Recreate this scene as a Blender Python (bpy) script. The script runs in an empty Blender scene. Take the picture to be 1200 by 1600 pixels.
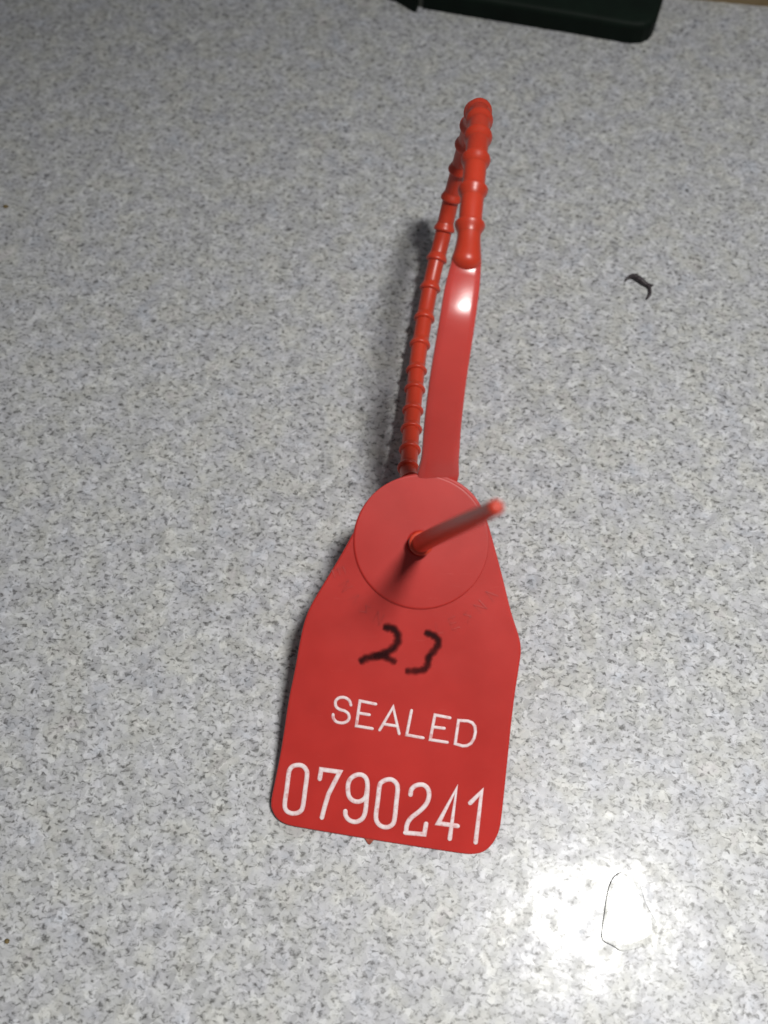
import bpy, bmesh, math, random
from mathutils import Vector, Matrix
from mathutils.geometry import interpolate_bezier

random.seed(7)
MM = 0.001
S = bpy.context.scene
COL = S.collection

# ------------------------------------------------------------------ camera
TILT = math.radians(23.0)        # optical axis from straight down
CAM_H = 130.0                    # mm above the counter
FPX = 1443.0                     # focal length in pixels of the 1200 x 1600 photograph
cam = bpy.data.cameras.new("camera")
cam_ob = bpy.data.objects.new("camera", cam)
COL.objects.link(cam_ob)
cam_ob.location = (0, 0, CAM_H * MM)
cam_ob.rotation_euler = (TILT, 0, 0)
cam.sensor_fit = 'VERTICAL'
cam.sensor_height = 4.6
cam.lens = 4.6 * FPX / 1600.0
cam.clip_start = 0.005
cam.clip_end = 10.0
cam.dof.use_dof = True
cam.dof.focus_distance = 0.129
cam.dof.aperture_fstop = 2.3
S.camera = cam_ob

# ------------------------------------------------------------------ light
world = bpy.data.worlds.new("World")
S.world = world
world.use_nodes = True
bg = world.node_tree.nodes["Background"]
bg.inputs[0].default_value = (0.95, 0.97, 1.0, 1)
bg.inputs[1].default_value = 0.10

lamp = bpy.data.lights.new("kitchen_lamp", 'AREA')
lamp.shape = 'ELLIPSE'
lamp.size = 0.055
lamp.size_y = 0.098
lamp.energy = 0.385
lamp.color = (1.0, 0.985, 0.955)
lamp.spread = math.radians(49)
lamp_ob = bpy.data.objects.new("kitchen_lamp", lamp)
COL.objects.link(lamp_ob)
lamp_ob.location = (0.154, -0.008, 0.630)
_d = Vector((0.060, -0.028, 0.0)) - lamp_ob.location
lamp_ob.rotation_euler = _d.to_track_quat('-Z', 'Y').to_euler()

S.view_settings.view_transform = 'Standard'
S.view_settings.look = 'None'
S.view_settings.exposure = 0.0
S.view_settings.gamma = 1.0

# ------------------------------------------------------------------ measuring helpers (mm)
FW = Vector((0, math.sin(TILT), -math.cos(TILT)))
UP = Vector((0, math.cos(TILT), math.sin(TILT)))
CAM = Vector((0, 0, CAM_H))

def ray(px, py):
    return FW + Vector((1, 0, 0)) * ((px - 600) / FPX) - UP * ((py - 800) / FPX)

def at(px, py, z=0.0):
    """photograph position -> point of the place at height z (mm)"""
    d = ray(px, py)
    return CAM + d * ((z - CAM_H) / d.z)

# ------------------------------------------------------------------ material helpers
def new_mat(name):
    m = bpy.data.materials.new(name)
    m.use_nodes = True
    nt = m.node_tree
    return m, nt, nt.nodes["Principled BSDF"]

def N(nt, kind, **kw):
    n = nt.nodes.new(kind)
    for k, v in kw.items():
        if k.startswith('i_'):
            n.inputs[k[2:].replace('_', ' ')].default_value = v
        else:
            setattr(n, k, v)
    return n

def ramp(nt, stops, interp='LINEAR'):
    r = nt.nodes.new('ShaderNodeValToRGB')
    r.color_ramp.interpolation = interp
    e = r.color_ramp.elements
    while len(e) < len(stops):
        e.new(0.5)
    for el, (p, c) in zip(e, stops):
        el.position = p
        el.color = c if len(c) == 4 else (*c, 1)
    return r

def mixc(nt, blend, fac, a, b):
    m = nt.nodes.new('ShaderNodeMix')
    m.data_type = 'RGBA'
    m.blend_type = blend
    for sock, v in ((m.inputs[0], fac), (m.inputs[6], a), (m.inputs[7], b)):
        if isinstance(v, (int, float)):
            sock.default_value = v
        elif isinstance(v, tuple):
            sock.default_value = (*v, 1)
        else:
            nt.links.new(v, sock)
    return m.outputs[2]

def bump(nt, bsdf, height, strength, dist, prev=None):
    b = nt.nodes.new('ShaderNodeBump')
    b.inputs['Strength'].default_value = strength
    b.inputs['Distance'].default_value = dist
    nt.links.new(height, b.inputs['Height'])
    if prev is not None:
        nt.links.new(prev, b.inputs['Normal'])
    if bsdf is not None:
        nt.links.new(b.outputs[0], bsdf.inputs['Normal'])
    return b.outputs[0]

# ---- speckled laminate
def mat_laminate():
    m, nt, p = new_mat("speckled_laminate")
    L = nt.links.new
    tc = N(nt, 'ShaderNodeTexCoord')
    # warped coordinates
    w = N(nt, 'ShaderNodeTexNoise', i_Scale=900.0, i_Detail=2.0)
    L(tc.outputs['Object'], w.inputs['Vector'])
    sub = N(nt, 'ShaderNodeVectorMath', operation='SUBTRACT')
    L(w.outputs['Color'], sub.inputs[0]); sub.inputs[1].default_value = (.5, .5, .5)
    sc = N(nt, 'ShaderNodeVectorMath', operation='SCALE'); sc.inputs['Scale'].default_value = 0.0011
    L(sub.outputs[0], sc.inputs[0])
    ad = N(nt, 'ShaderNodeVectorMath', operation='ADD')
    L(tc.outputs['Object'], ad.inputs[0]); L(sc.outputs[0], ad.inputs[1])
    # pale ground of overlapping chips
    v = N(nt, 'ShaderNodeTexVoronoi', i_Scale=1050.0, i_Randomness=1.0)
    L(ad.outputs[0], v.inputs['Vector'])
    sep = N(nt, 'ShaderNodeSeparateColor'); L(v.outputs['Color'], sep.inputs[0])
    r1 = ramp(nt, [(0.0, (.36, .365, .37)), (.3, (.425, .432, .437)), (.75, (.468, .475, .480)), (1.0, (.54, .55, .555))])
    L(sep.outputs[0], r1.inputs[0])
    # small dark flecks
    mp = N(nt, 'ShaderNodeMapping'); mp.inputs['Rotation'].default_value = (0, 0, .5); mp.inputs['Scale'].default_value = (.8, 1.15, 1)
    L(ad.outputs[0], mp.inputs[0])
    n2 = N(nt, 'ShaderNodeTexNoise', i_Scale=1620.0, i_Detail=2.8, i_Roughness=.6, i_Distortion=.35)
    L(mp.outputs[0], n2.inputs['Vector'])
    r2 = ramp(nt, [(0.27, (.22, .218, .21)), (.365, (.46, .455, .45)), (.44, (.82, .82, .815)), (.50, (1, 1, 1)), (.66, (1.05, 1.05, 1.05)), (.76, (1.22, 1.22, 1.22))])
    L(n2.outputs['Fac'], r2.inputs[0])
    c = mixc(nt, 'MULTIPLY', 1.0, r1.outputs[0], r2.outputs[0])
    # faint tinted patches in the print
    n3 = N(nt, 'ShaderNodeTexNoise', i_Scale=190.0, i_Detail=3.0, i_Roughness=.6)
    L(tc.outputs['Object'], n3.inputs['Vector'])
    r3 = ramp(nt, [(.28, (.93, .96, 1.05)), (.42, (.99, .98, 1.02)), (.52, (1, 1, 1)), (.62, (1.02, 1.01, .95)), (.75, (1.04, .985, .98))])
    L(n3.outputs['Fac'], r3.inputs[0])
    c = mixc(nt, 'MULTIPLY', .8, c, r3.outputs[0])
    n4 = N(nt, 'ShaderNodeTexNoise', i_Scale=430.0, i_Detail=3.0)
    L(tc.outputs['Object'], n4.inputs['Vector'])
    r4 = ramp(nt, [(.33, (.86, .86, .86)), (.62, (1.06, 1.06, 1.06))])
    L(n4.outputs['Fac'], r4.inputs[0])
    c = mixc(nt, 'MULTIPLY', .7, c, r4.outputs[0])
    L(c, p.inputs['Base Color'])
    # worn satin gloss: broad sheen with a thin smoother skin
    rr = N(nt, 'ShaderNodeMapRange'); rr.inputs['To Min'].default_value = .30; rr.inputs['To Max'].default_value = .40
    L(n4.outputs['Fac'], rr.inputs['Value']); L(rr.outputs[0], p.inputs['Roughness'])
    p.inputs['Specular IOR Level'].default_value = .17
    cw = N(nt, 'ShaderNodeMapRange'); cw.inputs['From Min'].default_value = .35; cw.inputs['From Max'].default_value = .65
    cw.inputs['To Min'].default_value = .0; cw.inputs['To Max'].default_value = .13
    L(n4.outputs['Fac'], cw.inputs['Value']); L(cw.outputs[0], p.inputs['Coat Weight'])
    p.inputs['Coat Roughness'].default_value = .13
    h1 = N(nt, 'ShaderNodeTexNoise', i_Scale=520.0, i_Detail=2.0)
    L(tc.outputs['Object'], h1.inputs['Vector'])
    h2 = N(nt, 'ShaderNodeTexNoise', i_Scale=140.0, i_Detail=2.0)
    L(tc.outputs['Object'], h2.inputs['Vector'])
    b = bump(nt, None, h2.outputs['Fac'], .2, .0005)
    b = bump(nt, p, h1.outputs['Fac'], .22, .00011, b)
    L(b, p.inputs['Coat Normal'])
    return m

# ---- red injection-moulded plastic
def mat_red(name, base=(.46, .021, .015), rough=.42):
    m, nt, p = new_mat(name)
    L = nt.links.new
    tc = N(nt, 'ShaderNodeTexCoord')
    n = N(nt, 'ShaderNodeTexNoise', i_Scale=120.0, i_Detail=4.0)
    L(tc.outputs['Object'], n.inputs['Vector'])
    r = ramp(nt, [(.3, tuple(x * .90 for x in base)), (.7, tuple(min(1, x * 1.08) for x in base))])
    L(n.outputs['Fac'], r.inputs[0])
    mp = N(nt, 'ShaderNodeMapping'); mp.inputs['Rotation'].default_value = (0, 0, .9); mp.inputs['Scale'].default_value = (260, 3200, 900)
    L(tc.outputs['Object'], mp.inputs[0])
    sn = N(nt, 'ShaderNodeTexNoise', i_Scale=1.0, i_Detail=3.0, i_Roughness=.7)
    L(mp.outputs[0], sn.inputs['Vector'])
    sr = ramp(nt, [(.66, (0, 0, 0)), (.78, (.22, .22, .22))])
    L(sn.outputs['Fac'], sr.inputs[0])
    L(mixc(nt, 'MIX', sr.outputs[0], r.outputs[0], (.62, .16, .14)), p.inputs['Base Color'])
    n2 = N(nt, 'ShaderNodeTexNoise', i_Scale=2600.0, i_Detail=2.0)
    L(tc.outputs['Object'], n2.inputs['Vector'])
    rr = N(nt, 'ShaderNodeMapRange'); rr.inputs['To Min'].default_value = rough - .06; rr.inputs['To Max'].default_value = rough + .08
    L(n.outputs['Fac'], rr.inputs['Value']); L(rr.outputs[0], p.inputs['Roughness'])
    p.inputs['Subsurface Weight'].default_value = .35
    p.inputs['Subsurface Radius'].default_value = (1.0, .22, .12)
    p.inputs['Subsurface Scale'].default_value = .0014
    p.inputs['Specular IOR Level'].default_value = .60
    h = N(nt, 'ShaderNodeTexNoise', i_Scale=90.0, i_Detail=1.0)
    L(tc.outputs['Object'], h.inputs['Vector'])
    b = bump(nt, None, h.outputs['Fac'], .25, .0006)
    bump(nt, p, n2.outputs['Fac'], .12, .00003, b)
    return m

def mat_foil():
    m, nt, p = new_mat("white_stamping_foil")
    L = nt.links.new
    tc = N(nt, 'ShaderNodeTexCoord')
    n = N(nt, 'ShaderNodeTexNoise', i_Scale=1500.0, i_Detail=4.0, i_Roughness=.65)
    L(tc.outputs['Object'], n.inputs['Vector'])
    r = ramp(nt, [(.30, (.62, .30, .30)), (.45, (.74, .60, .61)), (.6, (.80, .74, .75))])
    L(n.outputs['Fac'], r.inputs[0])
    e = N(nt, 'ShaderNodeAttribute', attribute_name='core')
    L(mixc(nt, 'MIX', e.outputs['Fac'], (.62, .30, .30), r.outputs[0]), p.inputs['Base Color'])
    p.inputs['Roughness'].default_value = .5
    return m

def mat_ink():
    m, nt, p = new_mat("black_marker_ink")
    L = nt.links.new
    tc = N(nt, 'ShaderNodeTexCoord')
    n = N(nt, 'ShaderNodeTexNoise', i_Scale=700.0, i_Detail=4.0, i_Roughness=.6)
    L(tc.outputs['Object'], n.inputs['Vector'])
    at_ = N(nt, 'ShaderNodeAttribute', attribute_name="ink")
    mul = N(nt, 'ShaderNodeMath', operation='MULTIPLY')
    mr = N(nt, 'ShaderNodeMapRange'); mr.inputs['From Min'].default_value = .25; mr.inputs['From Max'].default_value = .6
    mr.inputs['To Min'].default_value = .55; mr.inputs['To Max'].default_value = .93
    L(n.outputs['Fac'], mr.inputs['Value']); L(mr.outputs[0], mul.inputs[0]); L(at_.outputs['Fac'], mul.inputs[1])
    L(mul.outputs[0], p.inputs['Alpha'])
    p.inputs['Base Color'].default_value = (.022, .003, .004, 1)
    p.inputs['Roughness'].default_value = .55
    p.inputs['Specular IOR Level'].default_value = .12
    return m

def mat_plain(name, base, rough, spec=.5, nscale=300.0, var=.25, bumpd=0.0):
    m, nt, p = new_mat(name)
    L = nt.links.new
    tc = N(nt, 'ShaderNodeTexCoord')
    n = N(nt, 'ShaderNodeTexNoise', i_Scale=nscale, i_Detail=4.0, i_Roughness=.6)
    L(tc.outputs['Object'], n.inputs['Vector'])
    r = ramp(nt, [(.3, tuple(x * (1 - var) for x in base)), (.7, tuple(min(1, x * (1 + var)) for x in base))])
    L(n.outputs['Fac'], r.inputs[0]); L(r.outputs[0], p.inputs['Base Color'])
    p.inputs['Roughness'].default_value = rough
    p.inputs['Specular IOR Level'].default_value = spec
    if bumpd:
        bump(nt, p, n.outputs['Fac'], .5, bumpd)
    return m

def mat_wood():
    m, nt, p = new_mat("pale_wood")
    L = nt.links.new
    tc = N(nt, 'ShaderNodeTexCoord')
    mp = N(nt, 'ShaderNodeMapping'); mp.inputs['Scale'].default_value = (40, 900, 900)
    L(tc.outputs['Object'], mp.inputs[0])
    n = N(nt, 'ShaderNodeTexNoise', i_Scale=1.0, i_Detail=5.0, i_Roughness=.6)
    L(mp.outputs[0], n.inputs['Vector'])
    r = ramp(nt, [(.3, (.20, .13, .055)), (.55, (.34, .245, .12)), (.75, (.42, .31, .17))])
    L(n.outputs['Fac'], r.inputs[0]); L(r.outputs[0], p.inputs['Base Color'])
    p.inputs['Roughness'].default_value = .55
    return m

def mat_film():
    """clear dried drop: see-through with a glossy skin"""
    m = bpy.data.materials.new("clear_dried_film")
    m.use_nodes = True
    nt = m.node_tree
    nt.nodes.remove(nt.nodes["Principled BSDF"])
    out = nt.nodes["Material Output"]
    tr = N(nt, 'ShaderNodeBsdfTransparent'); tr.inputs[0].default_value = (.96, .96, .95, 1)
    gl = N(nt, 'ShaderNodeBsdfGlossy'); gl.inputs['Roughness'].default_value = .13
    fr = N(nt, 'ShaderNodeFresnel'); fr.inputs[0].default_value = 1.5
    tc = N(nt, 'ShaderNodeTexCoord')
    h = N(nt, 'ShaderNodeTexNoise', i_Scale=420.0, i_Detail=2.0)
    nt.links.new(tc.outputs['Object'], h.inputs['Vector'])
    b = bump(nt, None, h.outputs['Fac'], .25, .0002)
    nt.links.new(b, gl.inputs['Normal']); nt.links.new(b, fr.inputs['Normal'])
    mx = N(nt, 'ShaderNodeMixShader')
    nt.links.new(fr.outputs[0], mx.inputs[0]); nt.links.new(tr.outputs[0], mx.inputs[1]); nt.links.new(gl.outputs[0], mx.inputs[2])
    nt.links.new(mx.outputs[0], out.inputs['Surface'])
    return m

M = dict(laminate=mat_laminate(), red=mat_red("red_plastic"), strapred=mat_red("glossy_red_plastic_lit", (.56, .064, .054), .24), tailred=mat_red("red_plastic_warm_lit", (.56, .046, .017), .36), foil=mat_foil(), ink=mat_ink(),  # strap base lightened to offset grazing light; tail base warmed for light through it
         dark=mat_plain("black_green_plastic", (.003, .0085, .005), .62, .15, 200, .3),
         seam=mat_plain("grey_green_seam", (.10, .11, .09), .5, .4, 300, .3),
         wood=mat_wood(), film=mat_film(),
         debris=mat_plain("charred_fibre", (.030, .022, .026), .5, .5, 1500, .5, .0001),
         crumb=mat_plain("brown_crumb", (.17, .125, .055), .7, .3, 1500, .5, .0002),
         nub=mat_plain("rough_red_brown_plastic", (.30, .07, .045), .6, .3, 1500, .4, .0001))

# ------------------------------------------------------------------ object helpers
def obj(name, verts, faces, mat, parent=None, smooth=False, origin=None):
    """verts in mm, world coordinates"""
    me = bpy.data.meshes.new(name)
    o0 = Vector(origin) if origin is not None else Vector((0, 0, 0))
    me.from_pydata([tuple((Vector(v) - o0) * MM) for v in verts], [], faces)
    me.update()
    bm = bmesh.new(); bm.from_mesh(me)
    bmesh.ops.recalc_face_normals(bm, faces=bm.faces)
    bm.to_mesh(me); bm.free()
    if smooth:
        me.polygons.foreach_set('use_smooth', [True] * len(me.polygons))
    me.materials.append(mat)
    o = bpy.data.objects.new(name, me)
    COL.objects.link(o)
    o.location = o0 * MM
    if parent is not None:
        o.parent = parent
        o.matrix_parent_inverse = Matrix.Identity(4)
        off = Vector((0, 0, 0))
        q = parent
        while q is not None:
            off += q.location
            q = q.parent
        o.location = o0 * MM - off
    return o

def tag(o, label, cat, group=None):
    o['label'] = label; o['category'] = cat
    if group: o['group'] = group
    return o

def catmull(pts, n=8, closed=False):
    P = [Vector(p) for p in pts]
    out = []
    m = len(P)
    rng = range(m) if closed else range(m - 1)
    for i in rng:
        if closed:
            a, b, c, d = P[(i - 1) % m], P[i], P[(i + 1) % m], P[(i + 2) % m]
        else:
            b, c = P[i], P[i + 1]
            a = P[i - 1] if i > 0 else b * 2 - c
            d = P[i + 2] if i + 2 < m else c * 2 - b
        for k in range(n):
            t = k / n
            out.append(.5 * ((2 * b) + (c - a) * t + (2 * a - 5 * b + 4 * c - d) * t * t + (3 * b - a - 3 * c + d) * t ** 3))
    if not closed:
        out.append(P[-1].copy())
    return out

def chaikin(pts, it=2):
    P = [Vector(p) for p in pts]
    for _ in range(it):
        Q = []
        for i in range(len(P)):
            a, b = P[i], P[(i + 1) % len(P)]
            Q += [a * .75 + b * .25, a * .25 + b * .75]
        P = Q
    return P

def resample(P, step):
    out = [P[0].copy()]
    acc = 0.0
    for a, b in zip(P, P[1:]):
        l = (b - a).length
        if l < 1e-9: continue
        t = step - acc
        while t <= l:
            out.append(a.lerp(b, t / l)); t += step
        acc = (acc + l) % step
    if (out[-1] - P[-1]).length > step * .3:
        out.append(P[-1].copy())
    return out

def frames(P, ref):
    """tangent / side / normal along a path; side stays near ref"""
    F = []
    prev = Vector(ref)
    for i in range(len(P)):
        t = (P[min(i + 1, len(P) - 1)] - P[max(i - 1, 0)]).normalized()
        s = (prev - t * prev.dot(t)).normalized()
        prev = s
        F.append((t, s, s.cross(t).normalized()))
    return F

def tube(P, R, ref, nseg=20, caps=True):
    """R: radius per point; rounded end caps"""
    F = frames(P, ref)
    V, Fa = [], []
    def ring(c, s, n, r):
        k0 = len(V)
        for k in range(nseg):
            a = 2 * math.pi * k / nseg
            V.append(c + s * (math.cos(a) * r) + n * (math.sin(a) * r))
        return k0
    rings = []
    if caps:
        t, s, n = F[0]
        for j in (0.96, .75, .4):
            rings.append(ring(P[0] - t * (R[0] * j * .8), s, n, R[0] * math.sqrt(max(.02, 1 - j * j))))
    for i, p in enumerate(P):
        t, s, n = F[i]
        rings.append(ring(p, s, n, R[i]))
    if caps:
        t, s, n = F[-1]
        for j in (.4, .75, .96):
            rings.append(ring(P[-1] + t * (R[-1] * j * .8), s, n, R[-1] * math.sqrt(max(.02, 1 - j * j))))
    for a, b in zip(rings, rings[1:]):
        for k in range(nseg):
            k2 = (k + 1) % nseg
            Fa.append((a + k, a + k2, b + k2, b + k))
    Fa.append(tuple(range(rings[0], rings[0] + nseg)))
    Fa.append(tuple(range(rings[-1], rings[-1] + nseg)))
    return V, Fa

# ================================================================== the counter
def counter():
    x0, x1, y0, y1, t = -190, 190, -90, 230, -20
    V = [(x0, y0, 0), (x1, y0, 0), (x1, y1, 0), (x0, y1, 0), (x0, y0, t), (x1, y0, t), (x1, y1, t), (x0, y1, t)]
    Fc = [(0, 1, 2, 3), (7, 6, 5, 4), (0, 4, 5, 1), (1, 5, 6, 2), (2, 6, 7, 3), (3, 7, 4, 0)]
    o = obj('counter_top', V, Fc, M['laminate'])
    o['kind'] = 'structure'
    return o
counter()

# wooden strip along the far edge
def wooden_strip():
    a, b = at(1080, 0), at(1200, 10.5)
    d = (b - a).normalized(); n = Vector((-d.y, d.x, 0))
    p0, p1 = a - d * 75, b + d * 60
    prof = [(0, 0.02), (0, 1.9), (.5, 2.4), (17.5, 2.4), (18, 1.9), (18, .02)]
    V, Fc = [], []
    NS = 24
    for i in range(NS + 1):
        c = p0.lerp(p1, i / NS)
        wob = .12 * math.sin(i * 1.7) + .08 * math.sin(i * .6)
        for (w, h) in prof:
            V.append(c + n * (w + (wob if w < 1 else 0)) + Vector((0, 0, h)))
    k = len(prof)
    for i in range(NS):
        for j in range(k):
            j2 = (j + 1) % k
            Fc.append((i * k + j, i * k + j2, (i + 1) * k + j2, (i + 1) * k + j))
    Fc += [tuple(range(k)), tuple(range(NS * k, NS * k + k))]
    o = obj('wooden_strip', V, Fc, M['wood'], origin=a)
    tag(o, 'pale wooden strip along the far edge of the counter', 'wood strip')
wooden_strip()

# ================================================================== dark case at the back
def slab(outline, h, bev=1.2, z0=.02):
    """outline: list of Vectors on the counter; body with rounded upper edge"""
    c = sum(outline, Vector()) / len(outline)
    V, Fc = [], []
    levels = [(0.0, z0), (0.0, h - bev)] + [(bev * (1 - math.cos(a)), h - bev + bev * math.sin(a)) for a in (math.radians(22), math.radians(45), math.radians(68), math.radians(90))]
    n = len(outline)
    area = sum(outline[i].x * outline[(i + 1) % n].y - outline[(i + 1) % n].x * outline[i].y for i in range(n))
    sg = 1 if area > 0 else -1
    for ins, z in levels:
        for i in range(n):
            t = (outline[(i + 1) % n] - outline[i - 1]).normalized()
            inn = Vector((-t.y, t.x, 0)) * sg
            p = outline[i] + inn * ins
            V.append(Vector((p.x, p.y, z)))
    for l in range(len(levels) - 1):
        for i in range(n):
            j = (i + 1) % n
            Fc.append((l * n + i, l * n + j, (l + 1) * n + j, (l + 1) * n + i))
    Fc.append(tuple(range(n)))
    Fc.append(tuple(range((len(levels) - 1) * n, len(levels) * n)))
    return V, Fc

def dark_case():
    base = at(840, 20)
    e = bpy.data.objects.new('dark_case', None); COL.objects.link(e); e.location = base * MM
    tag(e, 'black-green case with a rounded corner lying at the back of the counter', 'case')
    a, b = at(661, 14), at(985, 68)
    d = (b - a).normalized(); n = Vector((-d.y, d.x, 0))
    r0, r1 = at(1021, 52), at(1036, 0)
    rd = (r1 - r0).normalized()
    pts = [a, a.lerp(b, .35) + n * -.05, a.lerp(b, .7), at(968, 66), at(985, 68.5), at(1000, 68), at(1012, 63), at(1019, 55), at(1023, 44), r1, r1 + rd * 25]
    pts += [r1 + rd * 32 - d * 3, r1 + rd * 34 - d * 8, a + n * 38 + d * 2, a + n * 34]
    V, Fc = slab([Vector((p.x, p.y, 0)) for p in pts], 4.2, 1.2)
    obj('body', V, Fc, M['dark'], e, False, base)
    # thin seam band between body and end flap
    s = [a - d * .95, a - d * .1, a + n * 34 - d * .1, a + n * 34 - d * .95]
    s = [Vector((p.x, p.y, 0)) + n * .4 for p in s]
    V, Fc = slab(s, 4.0, .25)
    obj('seam_band', V, Fc, M['seam'], e, False, base)
    q = [at(590, -14), at(606, -1), at(620, 4), at(634, 12), at(643, 18), at(650, 20), at(654.5, 18)]
    q = [Vector((p.x, p.y, 0)) for p in q]
    q[-1] = a - d * 1.0 - n * .2
    q += [a - d * 1.0 + n * 30, a - d * 8 + n * 32, at(560, -60)]
    V, Fc = slab([Vector((p.x, p.y, 0)) for p in q], 3.6, 1.0)
    obj('end_flap', V, Fc, M['dark'], e, False, base)
dark_case()

# ================================================================== the seal
SLOPE = math.radians(27.0)
pa, pb = at(425, 1270, 1.6), at(780, 1320, 1.6)
ORG = (pa + pb) / 2
TU = (pb - pa).normalized()
TV = Vector((-TU.y, TU.x, 0)) * math.cos(SLOPE) + Vector((0, 0, math.sin(SLOPE)))
TN = TU.cross(TV).normalized()

def on_tag(px, py):
    """photograph position -> (u, v) on the face of the tag, mm"""
    d = ray(px, py)
    q = CAM + d * ((ORG - CAM).dot(TN) / d.dot(TN)) - ORG
    return Vector((q.dot(TU), q.dot(TV), 0))

def T(u, v, n=0.0):
    return ORG + TU * u + TV * v + TN * n

seal = bpy.data.objects.new('security_seal', None); COL.objects.link(seal)
seal.location = ORG * MM
tag(seal, 'red plastic pull-tight seal numbered 0790241 with its beaded tail looped through', 'security seal')

HOLE = on_tag(655, 849)
DISC = on_tag(657, 848)
DR = 8.75
THICK = 1.25

def apply_bool(o, cutter):
    md = o.modifiers.new('cut', 'BOOLEAN')
    md.operation = 'DIFFERENCE'; md.solver = 'EXACT'; md.object = cutter
    dg = bpy.context.evaluated_depsgraph_get()
    me = bpy.data.meshes.new_from_object(o.evaluated_get(dg))
    o.modifiers.clear()
    old = o.data; o.data = me
    bpy.data.meshes.remove(old)
    cm = cutter.data
    bpy.data.objects.remove(cutter); bpy.data.meshes.remove(cm)

def tag_body():
    px = [(422, 1255), (425, 1268), (432, 1280), (444, 1288), (458, 1292), (547, 1307), (620, 1319), (700, 1331), (723, 1334.5),
          (741, 1336), (757, 1332), (770, 1320), (779, 1303), (783, 1286), (790.5, 1215), (801.5, 1105), (812, 1036), (814.5, 1020),
          (813.5, 1004), (809, 988), (798, 955), (785, 900), (773, 855), (762, 815), (750, 786), (736, 768), (715, 752),
          (690, 742), (662, 739), (636, 742), (614, 751), (595, 765), (575, 788), (558, 820), (538, 858), (508, 908), (486, 944),
          (477, 965), (470, 992), (460, 1050), (451, 1090), (440, 1167), (430, 1218)]
    P = chaikin([on_tag(*p) for p in px], 2)
    n = len(P)
    bev = .22
    lev = [(.22, -THICK), (.06, -THICK + .07), (0, -THICK + .22), (0, -.22), (.06, -.07), (.22, 0)]
    area = sum(P[i].x * P[(i + 1) % n].y - P[(i + 1) % n].x * P[i].y for i in range(n))
    sg = 1 if area > 0 else -1
    V, Fc = [], []
    for ins, h in lev:
        for i in range(n):
            t = (P[(i + 1) % n] - P[i - 1]).normalized()
            p = P[i] + Vector((-t.y, t.x, 0)) * (sg * ins)
            V.append(T(p.x, p.y, h))
    for l in range(len(lev) - 1):
        for i in range(n):
            j = (i + 1) % n
            Fc.append((l * n + i, l * n + j, (l + 1) * n + j, (l + 1) * n + i))
    Fc.append(tuple(range(n))); Fc.append(tuple(range((len(lev) - 1) * n, len(lev) * n)))
    o = obj('tag_body', V, Fc, M['red'], seal, False, ORG)
    V, Fc = tube([T(HOLE.x, HOLE.y, -4), T(HOLE.x, HOLE.y, 3)], [1.42, 1.42], TU, 32, False)
    c = obj('hole_cutter', V, Fc, M['red'], None, False, ORG)
    bpy.context.view_layer.update()
    apply_bool(o, c)
    return o
body = tag_body()

def locking_disc():
    """disc round the lock; its lower left rim stands proud of the tag"""
    V, Fc = [], []
    n, m = 120, 12
    for k in range(n):
        a = 2 * math.pi * k / n
        w = max(0.0, math.cos(a - math.radians(236))) ** .7 if math.cos(a - math.radians(236)) > 0 else 0.0
        H = lambda r: .165 - .155 * math.cos(a - math.radians(30)) * r / DR
        rw = DR - .05 - .24 * w
        rows = [(1.45, -1.0), (1.45, .0), (1.55, H(1.5) - .02), (1.7, H(1.7)), (1.85, H(1.85)), (4.5, H(4.5)), (rw - .2, H(rw - .2)), (rw - .08, H(rw - .08)), (rw, H(rw) - .01),
                (DR - .02, -.015 if w > .03 else H(DR) - .03), (DR, -.05), (DR, -1.0)]
        for (r, h) in rows:
            f = min(1, max(0, (r - 1.9) / 2.0))
            V.append(T(DISC.x + math.cos(a) * r + (HOLE.x - DISC.x) * (1 - f), DISC.y + math.sin(a) * r + (HOLE.y - DISC.y) * (1 - f), h))
    for k in range(n):
        k2 = (k + 1) % n
        for j in range(m - 1):
            Fc.append((k * m + j, k2 * m + j, k2 * m + j + 1, k * m + j + 1))
    return obj('locking_disc', V, Fc, M['red'], seal, True, T(DISC.x, DISC.y))
locking_disc()

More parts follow.
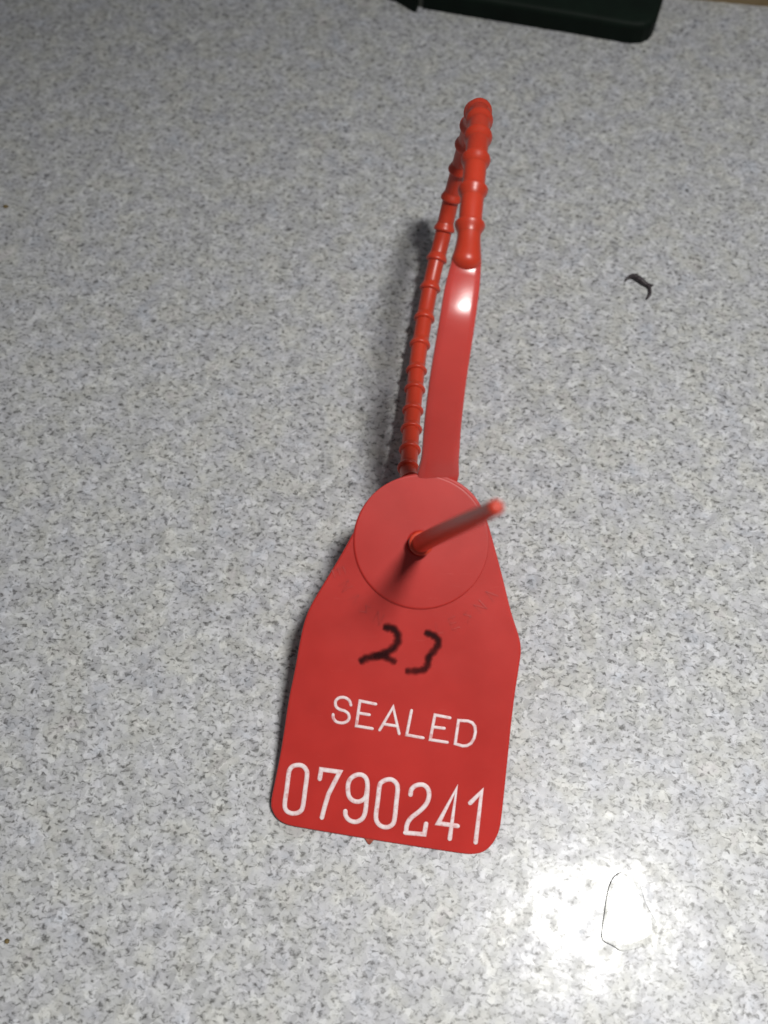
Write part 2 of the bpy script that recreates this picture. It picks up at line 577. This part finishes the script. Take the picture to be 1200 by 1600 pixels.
# ---- strokes on the tag's face
def stroke_mesh(pts, width, h0, crown, closed=False, smooth=True, taper=None, rows=5):
    """pts: (u,v) Vectors.  Ribbon with a slightly domed cross-section."""
    if smooth:
        P = catmull(pts, 6, closed)
    else:
        P = [Vector(p) for p in pts]
    n = len(P)
    V, Fc = [], []
    offs = [(-1, 0), (-.72, .75), (0, 1), (.72, .75), (1, 0)]
    def row(c, side, hw, hs=1.0):
        k = len(V)
        for o, h in offs:
            V.append(T(c.x + side.x * o * hw, c.y + side.y * o * hw, h0 + crown * h * hs))
        return k
    rows_ = []
    tan = []
    for i in range(n):
        a = P[(i - 1) % n] if (closed or i > 0) else P[i]
        b = P[(i + 1) % n] if (closed or i < n - 1) else P[i]
        d0 = (P[i] - a); d1 = (b - P[i])
        d0 = d0.normalized() if d0.length > 1e-6 else d1.normalized()
        d1 = d1.normalized() if d1.length > 1e-6 else d0
        t = (d0 + d1)
        t = t.normalized() if t.length > 1e-3 else d1
        cs = max(.45, math.sqrt(max(0, (1 + d0.dot(d1)) / 2)))
        tan.append((t, 1 / cs))
    def W(i):
        return width / 2 * (taper(i / max(1, n - 1)) if taper else 1)
    if not closed:
        t, m = tan[0]
        sd = Vector((-t.y, t.x, 0))
        for j in (.97, .8, .45):
            rows_.append(row(P[0] - t * W(0) * j, sd, W(0) * math.sqrt(1 - j * j), .4 if j > .9 else .8))
    for i in range(n):
        t, m = tan[i]
        rows_.append(row(P[i], Vector((-t.y, t.x, 0)), W(i) * m))
    if not closed:
        t, m = tan[-1]
        sd = Vector((-t.y, t.x, 0))
        for j in (.45, .8, .97):
            rows_.append(row(P[-1] + t * W(n - 1) * j, sd, W(n - 1) * math.sqrt(1 - j * j), .4 if j > .9 else .8))
    pairs = list(zip(rows_, rows_[1:])) + ([(rows_[-1], rows_[0])] if closed else [])
    for a, b in pairs:
        for k in range(4):
            Fc.append((a + k, a + k + 1, b + k + 1, b + k))
    return V, Fc

def character(name, strokes, ox, oy, scale, width, mat, h0=.012, crown=.045, taper=None, parent=seal):
    V, Fc = [], []
    pts_all = []
    for i, (kind, pts) in enumerate(strokes):
        P = [on_tag(ox + x / scale, oy + y / scale) for x, y in pts]
        pts_all += P
        v, f = stroke_mesh(P, width, h0 + .008 * i, crown, closed='o' in kind, smooth='c' in kind, taper=taper)
        k = len(V)
        V += v; Fc += [tuple(a + k for a in q) for q in f]
    c = sum(pts_all, Vector()) / len(pts_all)
    o = obj(name, V, Fc, mat, parent, True, T(c.x, c.y))
    e = o.data.attributes.new('core', 'FLOAT', 'POINT')
    e.data.foreach_set('value', [(0, .75, 1, .75, 0)[k % 5] for k in range(len(V))])
    return o

WORD = [
    ('c', [(207, 178), (196, 148), (165, 128), (128, 130), (105, 152), (107, 186), (130, 207), (165, 218), (190, 238), (195, 266), (180, 288), (148, 298), (110, 290), (90, 266), (88, 242)]),
]
SEALED = [
    [WORD[0]],
    [('l', [(373, 172), (268, 150), (243, 318), (350, 336)]), ('l', [(262, 232), (330, 243)])],
    [('l', [(400, 345), (490, 192), (530, 370)]), ('l', [(432, 306), (508, 318)])],
    [('l', [(613, 215), (580, 378), (690, 398)])],
    [('l', [(870, 264), (770, 244), (738, 410), (852, 428)]), ('l', [(760, 325), (832, 334)])],
    [('lo', [(928, 281), (905, 437), (955, 452), (985, 450), (1012, 434), (1032, 400), (1041, 358), (1037, 320), (1020, 297), (990, 285)])],
]
for st in SEALED:
    character('stamped_letter', st, 500, 1060, 4.286, .40, M['foil'])

DIGITS = [
    [('co', [(101, 125), (91, 205), (81, 280), (88, 311), (109, 325), (135, 327), (160, 316), (173, 290), (184, 210), (194, 130), (188, 104), (172, 87), (150, 82), (122, 88), (106, 106)])],
    [('l', [(258, 152), (266, 104), (360, 117), (330, 175), (303, 228), (284, 290), (269, 348)])],
    [('co', [(500, 180), (492, 148), (468, 131), (437, 135), (411, 156), (401, 190), (405, 235), (425, 261), (458, 267), (488, 248), (497, 215)]),
     ('c', [(500, 200), (495, 262), (488, 322), (472, 355), (440, 370), (408, 361), (390, 338), (388, 316)])],
    [('co', [(561, 190), (552, 265), (543, 340), (551, 374), (575, 394), (605, 396), (629, 380), (638, 350), (646, 275), (653, 202), (645, 173), (622, 156), (595, 157), (571, 170)])],
    [('c', [(718, 232), (723, 206), (745, 186), (780, 182), (805, 201), (812, 236), (799, 277), (765, 315), (722, 349), (701, 382), (695, 423)]),
     ('l', [(692, 425), (788, 433), (797, 380)])],
    [('l', [(917, 455), (951, 202), (858, 377), (956, 391)])],
    [('l', [(1021, 274), (1078, 218), (1048, 473)])],
]
for st in DIGITS:
    character('stamped_digit', st, 420, 1170, 3.243, .62, M['foil'], crown=.055)

# ---- handwritten marker figures: soft-edged ink
def marker(strokes):
    V, Fc, ink = [], [], []
    allp = []
    for i, (w, pts) in enumerate(strokes):
        P = catmull([on_tag(540 + x / 6.667, 960 + y / 6.667) for x, y in pts], 7)
        n = len(P)
        allp += P
        offs = [-1.55, -1.0, -.5, 0, .5, 1.0, 1.55]
        den = [0, .42, .88, 1, .88, .42, 0]
        k = len(V)
        nr = 0
        rows = []
        for j in (1.35, 1.0, .6):
            rows.append((P[0] - (P[1] - P[0]).normalized() * (w / 2 * j), (P[1] - P[0]).normalized(), .55 + .45 * (1.35 - j), {1.35: 0, 1.0: .45, .6: .93}[j]))
        for q in range(n):
            t = (P[min(q + 1, n - 1)] - P[max(q - 1, 0)]).normalized()
            rows.append((P[q], t, 1 + .10 * math.sin(q * .9 + i), 1))
        for j in (.6, 1.0, 1.35):
            rows.append((P[-1] + (P[-1] - P[-2]).normalized() * (w / 2 * j), (P[-1] - P[-2]).normalized(), .55 + .45 * (1.35 - j), {1.35: 0, 1.0: .45, .6: .93}[j]))
        for c, t, sw, de in rows:
            s = Vector((-t.y, t.x, 0))
            for o, dn in zip(offs, den):
                V.append(T(c.x + s.x * o * w / 2 * sw, c.y + s.y * o * w / 2 * sw, .016 + .01 * i))
                ink.append(min(dn, de))
        for r in range(len(rows) - 1):
            for q in range(6):
                a = k + r * 7 + q
                Fc.append((a, a + 1, a + 8, a + 7))
    c = sum(allp, Vector()) / len(allp)
    o = obj('handwritten_digit', V, Fc, M['ink'], seal, True, T(c.x, c.y))
    at_ = o.data.attributes.new('ink', 'FLOAT', 'POINT')
    at_.data.foreach_set('value', ink)
    return o
marker([(.92, [(428, 135), (485, 145), (535, 195), (545, 265), (510, 335), (430, 395), (320, 430), (225, 455), (175, 480)]),
        (.80, [(330, 435), (420, 448), (500, 488)])])
marker([(.82, [(855, 195), (905, 215), (955, 255), (965, 310), (925, 375), (870, 440), (855, 515), (825, 568), (745, 588), (655, 590)])])

# ---- faint, worn raised marks under the disc
GLY = [[[(0, 0), (0, 1)], [(0, 1), (.6, 1)], [(0, .5), (.5, .5)], [(0, 0), (.6, 0)]],
       [[(0, 0), (0, 1)], [(0, 1), (.6, 0)], [(.6, 0), (.6, 1)]],
       [[(0, 0), (.3, 1)], [(.3, 1), (.6, 0)]],
       [[(.1, 0), (.1, 1)], [(.1, 0), (.6, 0)]],
       [[(.55, .9), (.1, .8)], [(.1, .8), (.5, .35)], [(.5, .35), (.05, .05)]]]
def worn_marks():
    order = [0, 1, 2, 4, 1, None, None, None, 3, 0, 4, 1, 2]
    for i, g in enumerate(order):
        if g is None: continue
        a = math.radians(207 + i * (330 - 207) / (len(order) - 1))
        c = Vector((DISC.x + math.cos(a) * 11.3, DISC.y + math.sin(a) * 11.3, 0))
        rx = Vector((-math.sin(a), math.cos(a), 0)); ry = -Vector((math.cos(a), math.sin(a), 0))
        V, Fc = [], []
        for si, s in enumerate(GLY[g]):
            P = [c + rx * ((x - .3) * 1.5) + ry * ((y - .5) * 1.5) for x, y in s]
            v, f = stroke_mesh(P, .26, -.01, .012 + .001 * si, smooth=False)
            k = len(V); V += v; Fc += [tuple(q + k for q in ff) for ff in f]
        obj('raised_mark', V, Fc, M['red'], seal, True, T(c.x, c.y))
worn_marks()

# ---- moulding nub under the lower edge
def gate_nub():
    c = on_tag(577, 1313)
    V = []
    for (u, v, n) in [(-.75, .25, -.25), (.75, .25, -.25), (.12, -.75, -.35), (-.15, -.7, -.4), (-.75, .25, -.95), (.75, .25, -.95), (.1, -.6, -.85), (-.12, -.6, -.85)]:
        V.append(T(c.x + u, c.y + v, n))
    Fc = [(0, 1, 2, 3), (7, 6, 5, 4), (0, 4, 5, 1), (1, 5, 6, 2), (2, 6, 7, 3), (3, 7, 4, 0)]
    obj('gate_nub', V, Fc, M['nub'], seal, False, T(c.x, c.y))
gate_nub()

# ---- flat strap
strap_px = [((674, 790), -1.3), ((680, 765), -1.0), ((684, 745), -.55), ((688, 712), 25.3), ((692, 660), 29.3), ((699, 600), 33.2), ((707, 548), 36.0),
            ((715, 497), 38.2), ((721, 457), 39.3), ((727, 420), 40.0), ((729.5, 402), 40.3)]
SP = []
for (p, z) in strap_px:
    if z < 0:
        q = on_tag(*p); SP.append(T(q.x, q.y, z))
    else:
        SP.append(at(*p, z))
def strap():
    P = resample(catmull(SP, 10), .5)
    F = frames(P, Vector((1, .05, 0)))
    n = len(P)
    sec = [(-1, -.5), (-1, .28), (-.93, .42), (-.6, .53), (0, .58), (.6, .53), (.93, .42), (1, .28), (1, -.5), (.9, -.58), (-.9, -.58)]
    V, Fc = [], []
    for i, p in enumerate(P):
        f = i / (n - 1)
        t, s, nn = F[i]
        if nn.dot(Vector((0, -.5, 1))) < 0: nn = -nn
        hw = (4.9 * (1 - f) + 4.0 * f) / 2
        if f > .86: hw *= 1 - .16 * ((f - .86) / .14) ** 1.5
        base = max(0, 1 - abs((p - T(*on_tag(684, 742)[:2])).length) / 3.0)
        hw += .35 * base ** 2
        th = 1.0 * (1 - .05 * f)
        if f > .94: th *= 1 + .8 * ((f - .94) / .06)
        roll = math.radians(-4 + 10 * max(0, f - .4))
        s2 = s * math.cos(roll) + nn * math.sin(roll); n2 = nn * math.cos(roll) - s * math.sin(roll)
        for a, b in sec:
            V.append(p + s2 * (a * hw) + n2 * (b * th))
    m = len(sec)
    for i in range(n - 1):
        for j in range(m):
            j2 = (j + 1) % m
            Fc.append((i * m + j, i * m + j2, (i + 1) * m + j2, (i + 1) * m + j))
    Fc += [tuple(range(m)), tuple(range((n - 1) * m, n * m))]
    return obj('strap', V, Fc, M['strapred'], seal, True, SP[0])
strap()

# ---- beaded tail
h = HOLE
tail_px = [(728.5, 408, 40.2), (731, 390, 40.6), (734, 352, 41.3), (738.5, 302, 41.8), (743, 254, 41.7), (747, 214, 40.5), (749, 186, 38.4),
           (747.5, 174, 35.0), (741, 183, 30.6), (729, 224, 23.6), (716.5, 269, 18.0), (703, 319, 13.0), (691, 372, 9.2), (679, 419, 7.0),
           (669, 465, 5.6), (661, 510, 5.0), (653, 560, 5.0), (648, 610, 5.4), (643.5, 660, 6.2), (640, 710, 7.6), (638.5, 745, 9.2)]
TP = [at(*p) for p in tail_px]
for (u, v, n) in [(-.9, 5.2, -8.8), (-.3, 2.4, -7.4), (-.05, .7, -4.6), (0, .08, -2.2), (.05, -.05, 0), (.5, .6, 4), (1.5, 1.9, 10), (3.3, 4.1, 21), (4.9, 6.1, 31.5), (6.4, 8.0, 41)]:
    TP.append(T(h.x + u, h.y + v, n))

def tail():
    P = resample(catmull(TP, 14), .45)
    # arc lengths
    Ls = [0.0]
    for a, b in zip(P, P[1:]): Ls.append(Ls[-1] + (b - a).length)
    tot = Ls[-1]
    ih = min(range(len(P)), key=lambda i: (P[i] - T(h.x, h.y, 0)).length)
    lh = Ls[ih]
    def rad(l):
        if l < lh:
            r = 1.42 - .20 * l / lh
        else:
            f = (l - lh) / (tot - lh)
            r = 1.22 * (1 - f) ** .8 + .70 * (1 - (1 - f) ** .8)
        if l < 3.0:
            r += .42 * (1 - l / 3.0) ** 1.5
        return r
    F = frames(P, Vector((1, 0, 0)))
    V, Fc = tube(P, [rad(l) for l in Ls], Vector((1, 0, 0)), 24, True)
    t = obj('tail', V, Fc, M['tailred'], seal, True, TP[0])
    # one bead mesh, copied along the tail
    prof = [(-1.25, .99), (-.95, 1.03), (-.60, 1.13), (-.28, 1.245), (-.02, 1.30), (.16, 1.31), (.30, 1.26), (.40, 1.12), (.46, .98)]
    n = 24
    bv, bf = [], []
    for (x, r) in prof:
        for k in range(n):
            a = 2 * math.pi * k / n
            bv.append((x, math.cos(a) * r, math.sin(a) * r))
    for j in range(len(prof) - 1):
        for k in range(n):
            k2 = (k + 1) % n
            bf.append((j * n + k, j * n + k2, (j + 1) * n + k2, (j + 1) * n + k))
    me = bpy.data.meshes.new('bead')
    me.from_pydata([tuple(Vector(v) * MM) for v in bv], [], bf)
    me.update()
    bm = bmesh.new(); bm.from_mesh(me); bmesh.ops.recalc_face_normals(bm, faces=bm.faces); bm.to_mesh(me); bm.free()
    me.polygons.foreach_set('use_smooth', [True] * len(me.polygons))
    me.materials.append(M['tailred'])
    # first bead sits at photograph row 353
    ref = at(734, 352, 41.3)
    i0 = min(range(len(P)), key=lambda i: (P[i] - ref).length if Ls[i] < 25 else 1e9)
    l = Ls[i0]
    spots = []
    while l < lh - 3.5:
        spots.append(l); l += 5.0 if l < lh - 42 else 3.8
    spots.append(lh + 2.4)
    for l in spots:
        i = min(range(len(Ls)), key=lambda q: abs(Ls[q] - l))
        tt, s, nn = F[i]
        o = bpy.data.objects.new('bead', me); COL.objects.link(o)
        o.parent = t
        R = Matrix((tt, s, nn)).transposed().to_4x4()
        k = rad(l)
        o.matrix_local = Matrix.Translation((P[i] - TP[0]) * MM) @ R @ Matrix.Diagonal((.95 if l < lh - 42 else .72, k, k, 1))
    return t
tail()

# ================================================================== small things on the counter
def dried_drop():
    px = [(945, 1413), (948, 1395), (952, 1380), (960, 1366), (977, 1360), (993, 1367), (1002, 1386), (1008, 1410), (1018, 1427), (1028, 1446),
          (1027, 1462), (1013, 1477), (993, 1483), (970, 1488), (957, 1478), (938, 1470), (940, 1447), (943, 1430)]
    P = chaikin([at(*p) for p in px], 2)
    c = sum(P, Vector()) / len(P)
    V, Fc = [], []
    lev = [(1.0, .01), (.97, .13), (.935, .215), (.88, .26), (.8, .274), (.5, .276), (.2, .277)]
    n = len(P)
    for s, z in lev:
        for i, p in enumerate(P):
            q = c + (p - c) * s
            V.append(Vector((q.x, q.y, z)))
    for l in range(len(lev) - 1):
        for i in range(n):
            j = (i + 1) % n
            Fc.append((l * n + i, l * n + j, (l + 1) * n + j, (l + 1) * n + i))
    Fc.append(tuple(range((len(lev) - 1) * n, len(lev) * n)))
    o = obj('dried_drop', V, Fc, M['film'], None, True, Vector((c.x, c.y, 0)))
    tag(o, 'clear dried drop shining in the lamp glare on the speckled counter', 'drop')
dried_drop()

def burnt_fibre():
    a = catmull([at(977, 438, .25), at(983, 432.5, .45), at(992, 431, .7), at(1002, 437, .8), at(1009, 443, .6), at(1016.5, 446, .35), at(1021.5, 445, .3)], 6)
    b = catmull([at(1006, 441, .5), at(1013, 446, .55), at(1016, 453, .5), at(1015, 460, .45), at(1011, 466, .35)], 6)
    V, Fc = [], []
    for P, wid in ((a, [.18, .30, .50, .46, .40, .26, .08]), (b, [.22, .27, .25, .27, .20])):
        n = len(P); R = []
        for i in range(n):
            f = i / (n - 1) * (len(wid) - 1); k = min(int(f), len(wid) - 2)
            R.append((wid[k] * (1 - (f - k)) + wid[k + 1] * (f - k)) * (1 + .12 * math.sin(i * 2.1)))
        v, f = tube(P, R, Vector((0, 0, 1)), 8, True)
        k = len(V); V += [Vector((p.x, p.y, max(.02, p.z * .9))) for p in v]; Fc += [tuple(q + k for q in ff) for ff in f]
    o = obj('burnt_fibre', V, Fc, M['debris'], None, True, at(1000, 440))
    tag(o, 'tiny curled black scrap lying on the counter right of the loop', 'scrap')
burnt_fibre()

def crumb(px, py, r, label):
    c = at(px, py)
    rnd = random.Random(int(px * 7 + py))
    bm = bmesh.new()
    bmesh.ops.create_icosphere(bm, subdivisions=2, radius=1)
    for v in bm.verts:
        k = 1 + rnd.uniform(-.22, .22)
        v.co = Vector((v.co.x * r * k * 1.2, v.co.y * r * k, max(-.05, v.co.z * r * .5 * k)))
    V = [c + v.co + Vector((0, 0, .06)) for v in bm.verts]
    Fc = [tuple(v.index for v in f.verts) for f in bm.faces]
    bm.free()
    o = obj('crumb', V, Fc, M['crumb'], None, True, c)
    tag(o, label, 'crumb', 'crumbs at the left border')
crumb(9, 323, .42, 'small brown crumb on the counter level with the upper beaded loop')
crumb(11, 1471, .30, 'small brown crumb on the counter near the bottom left corner')
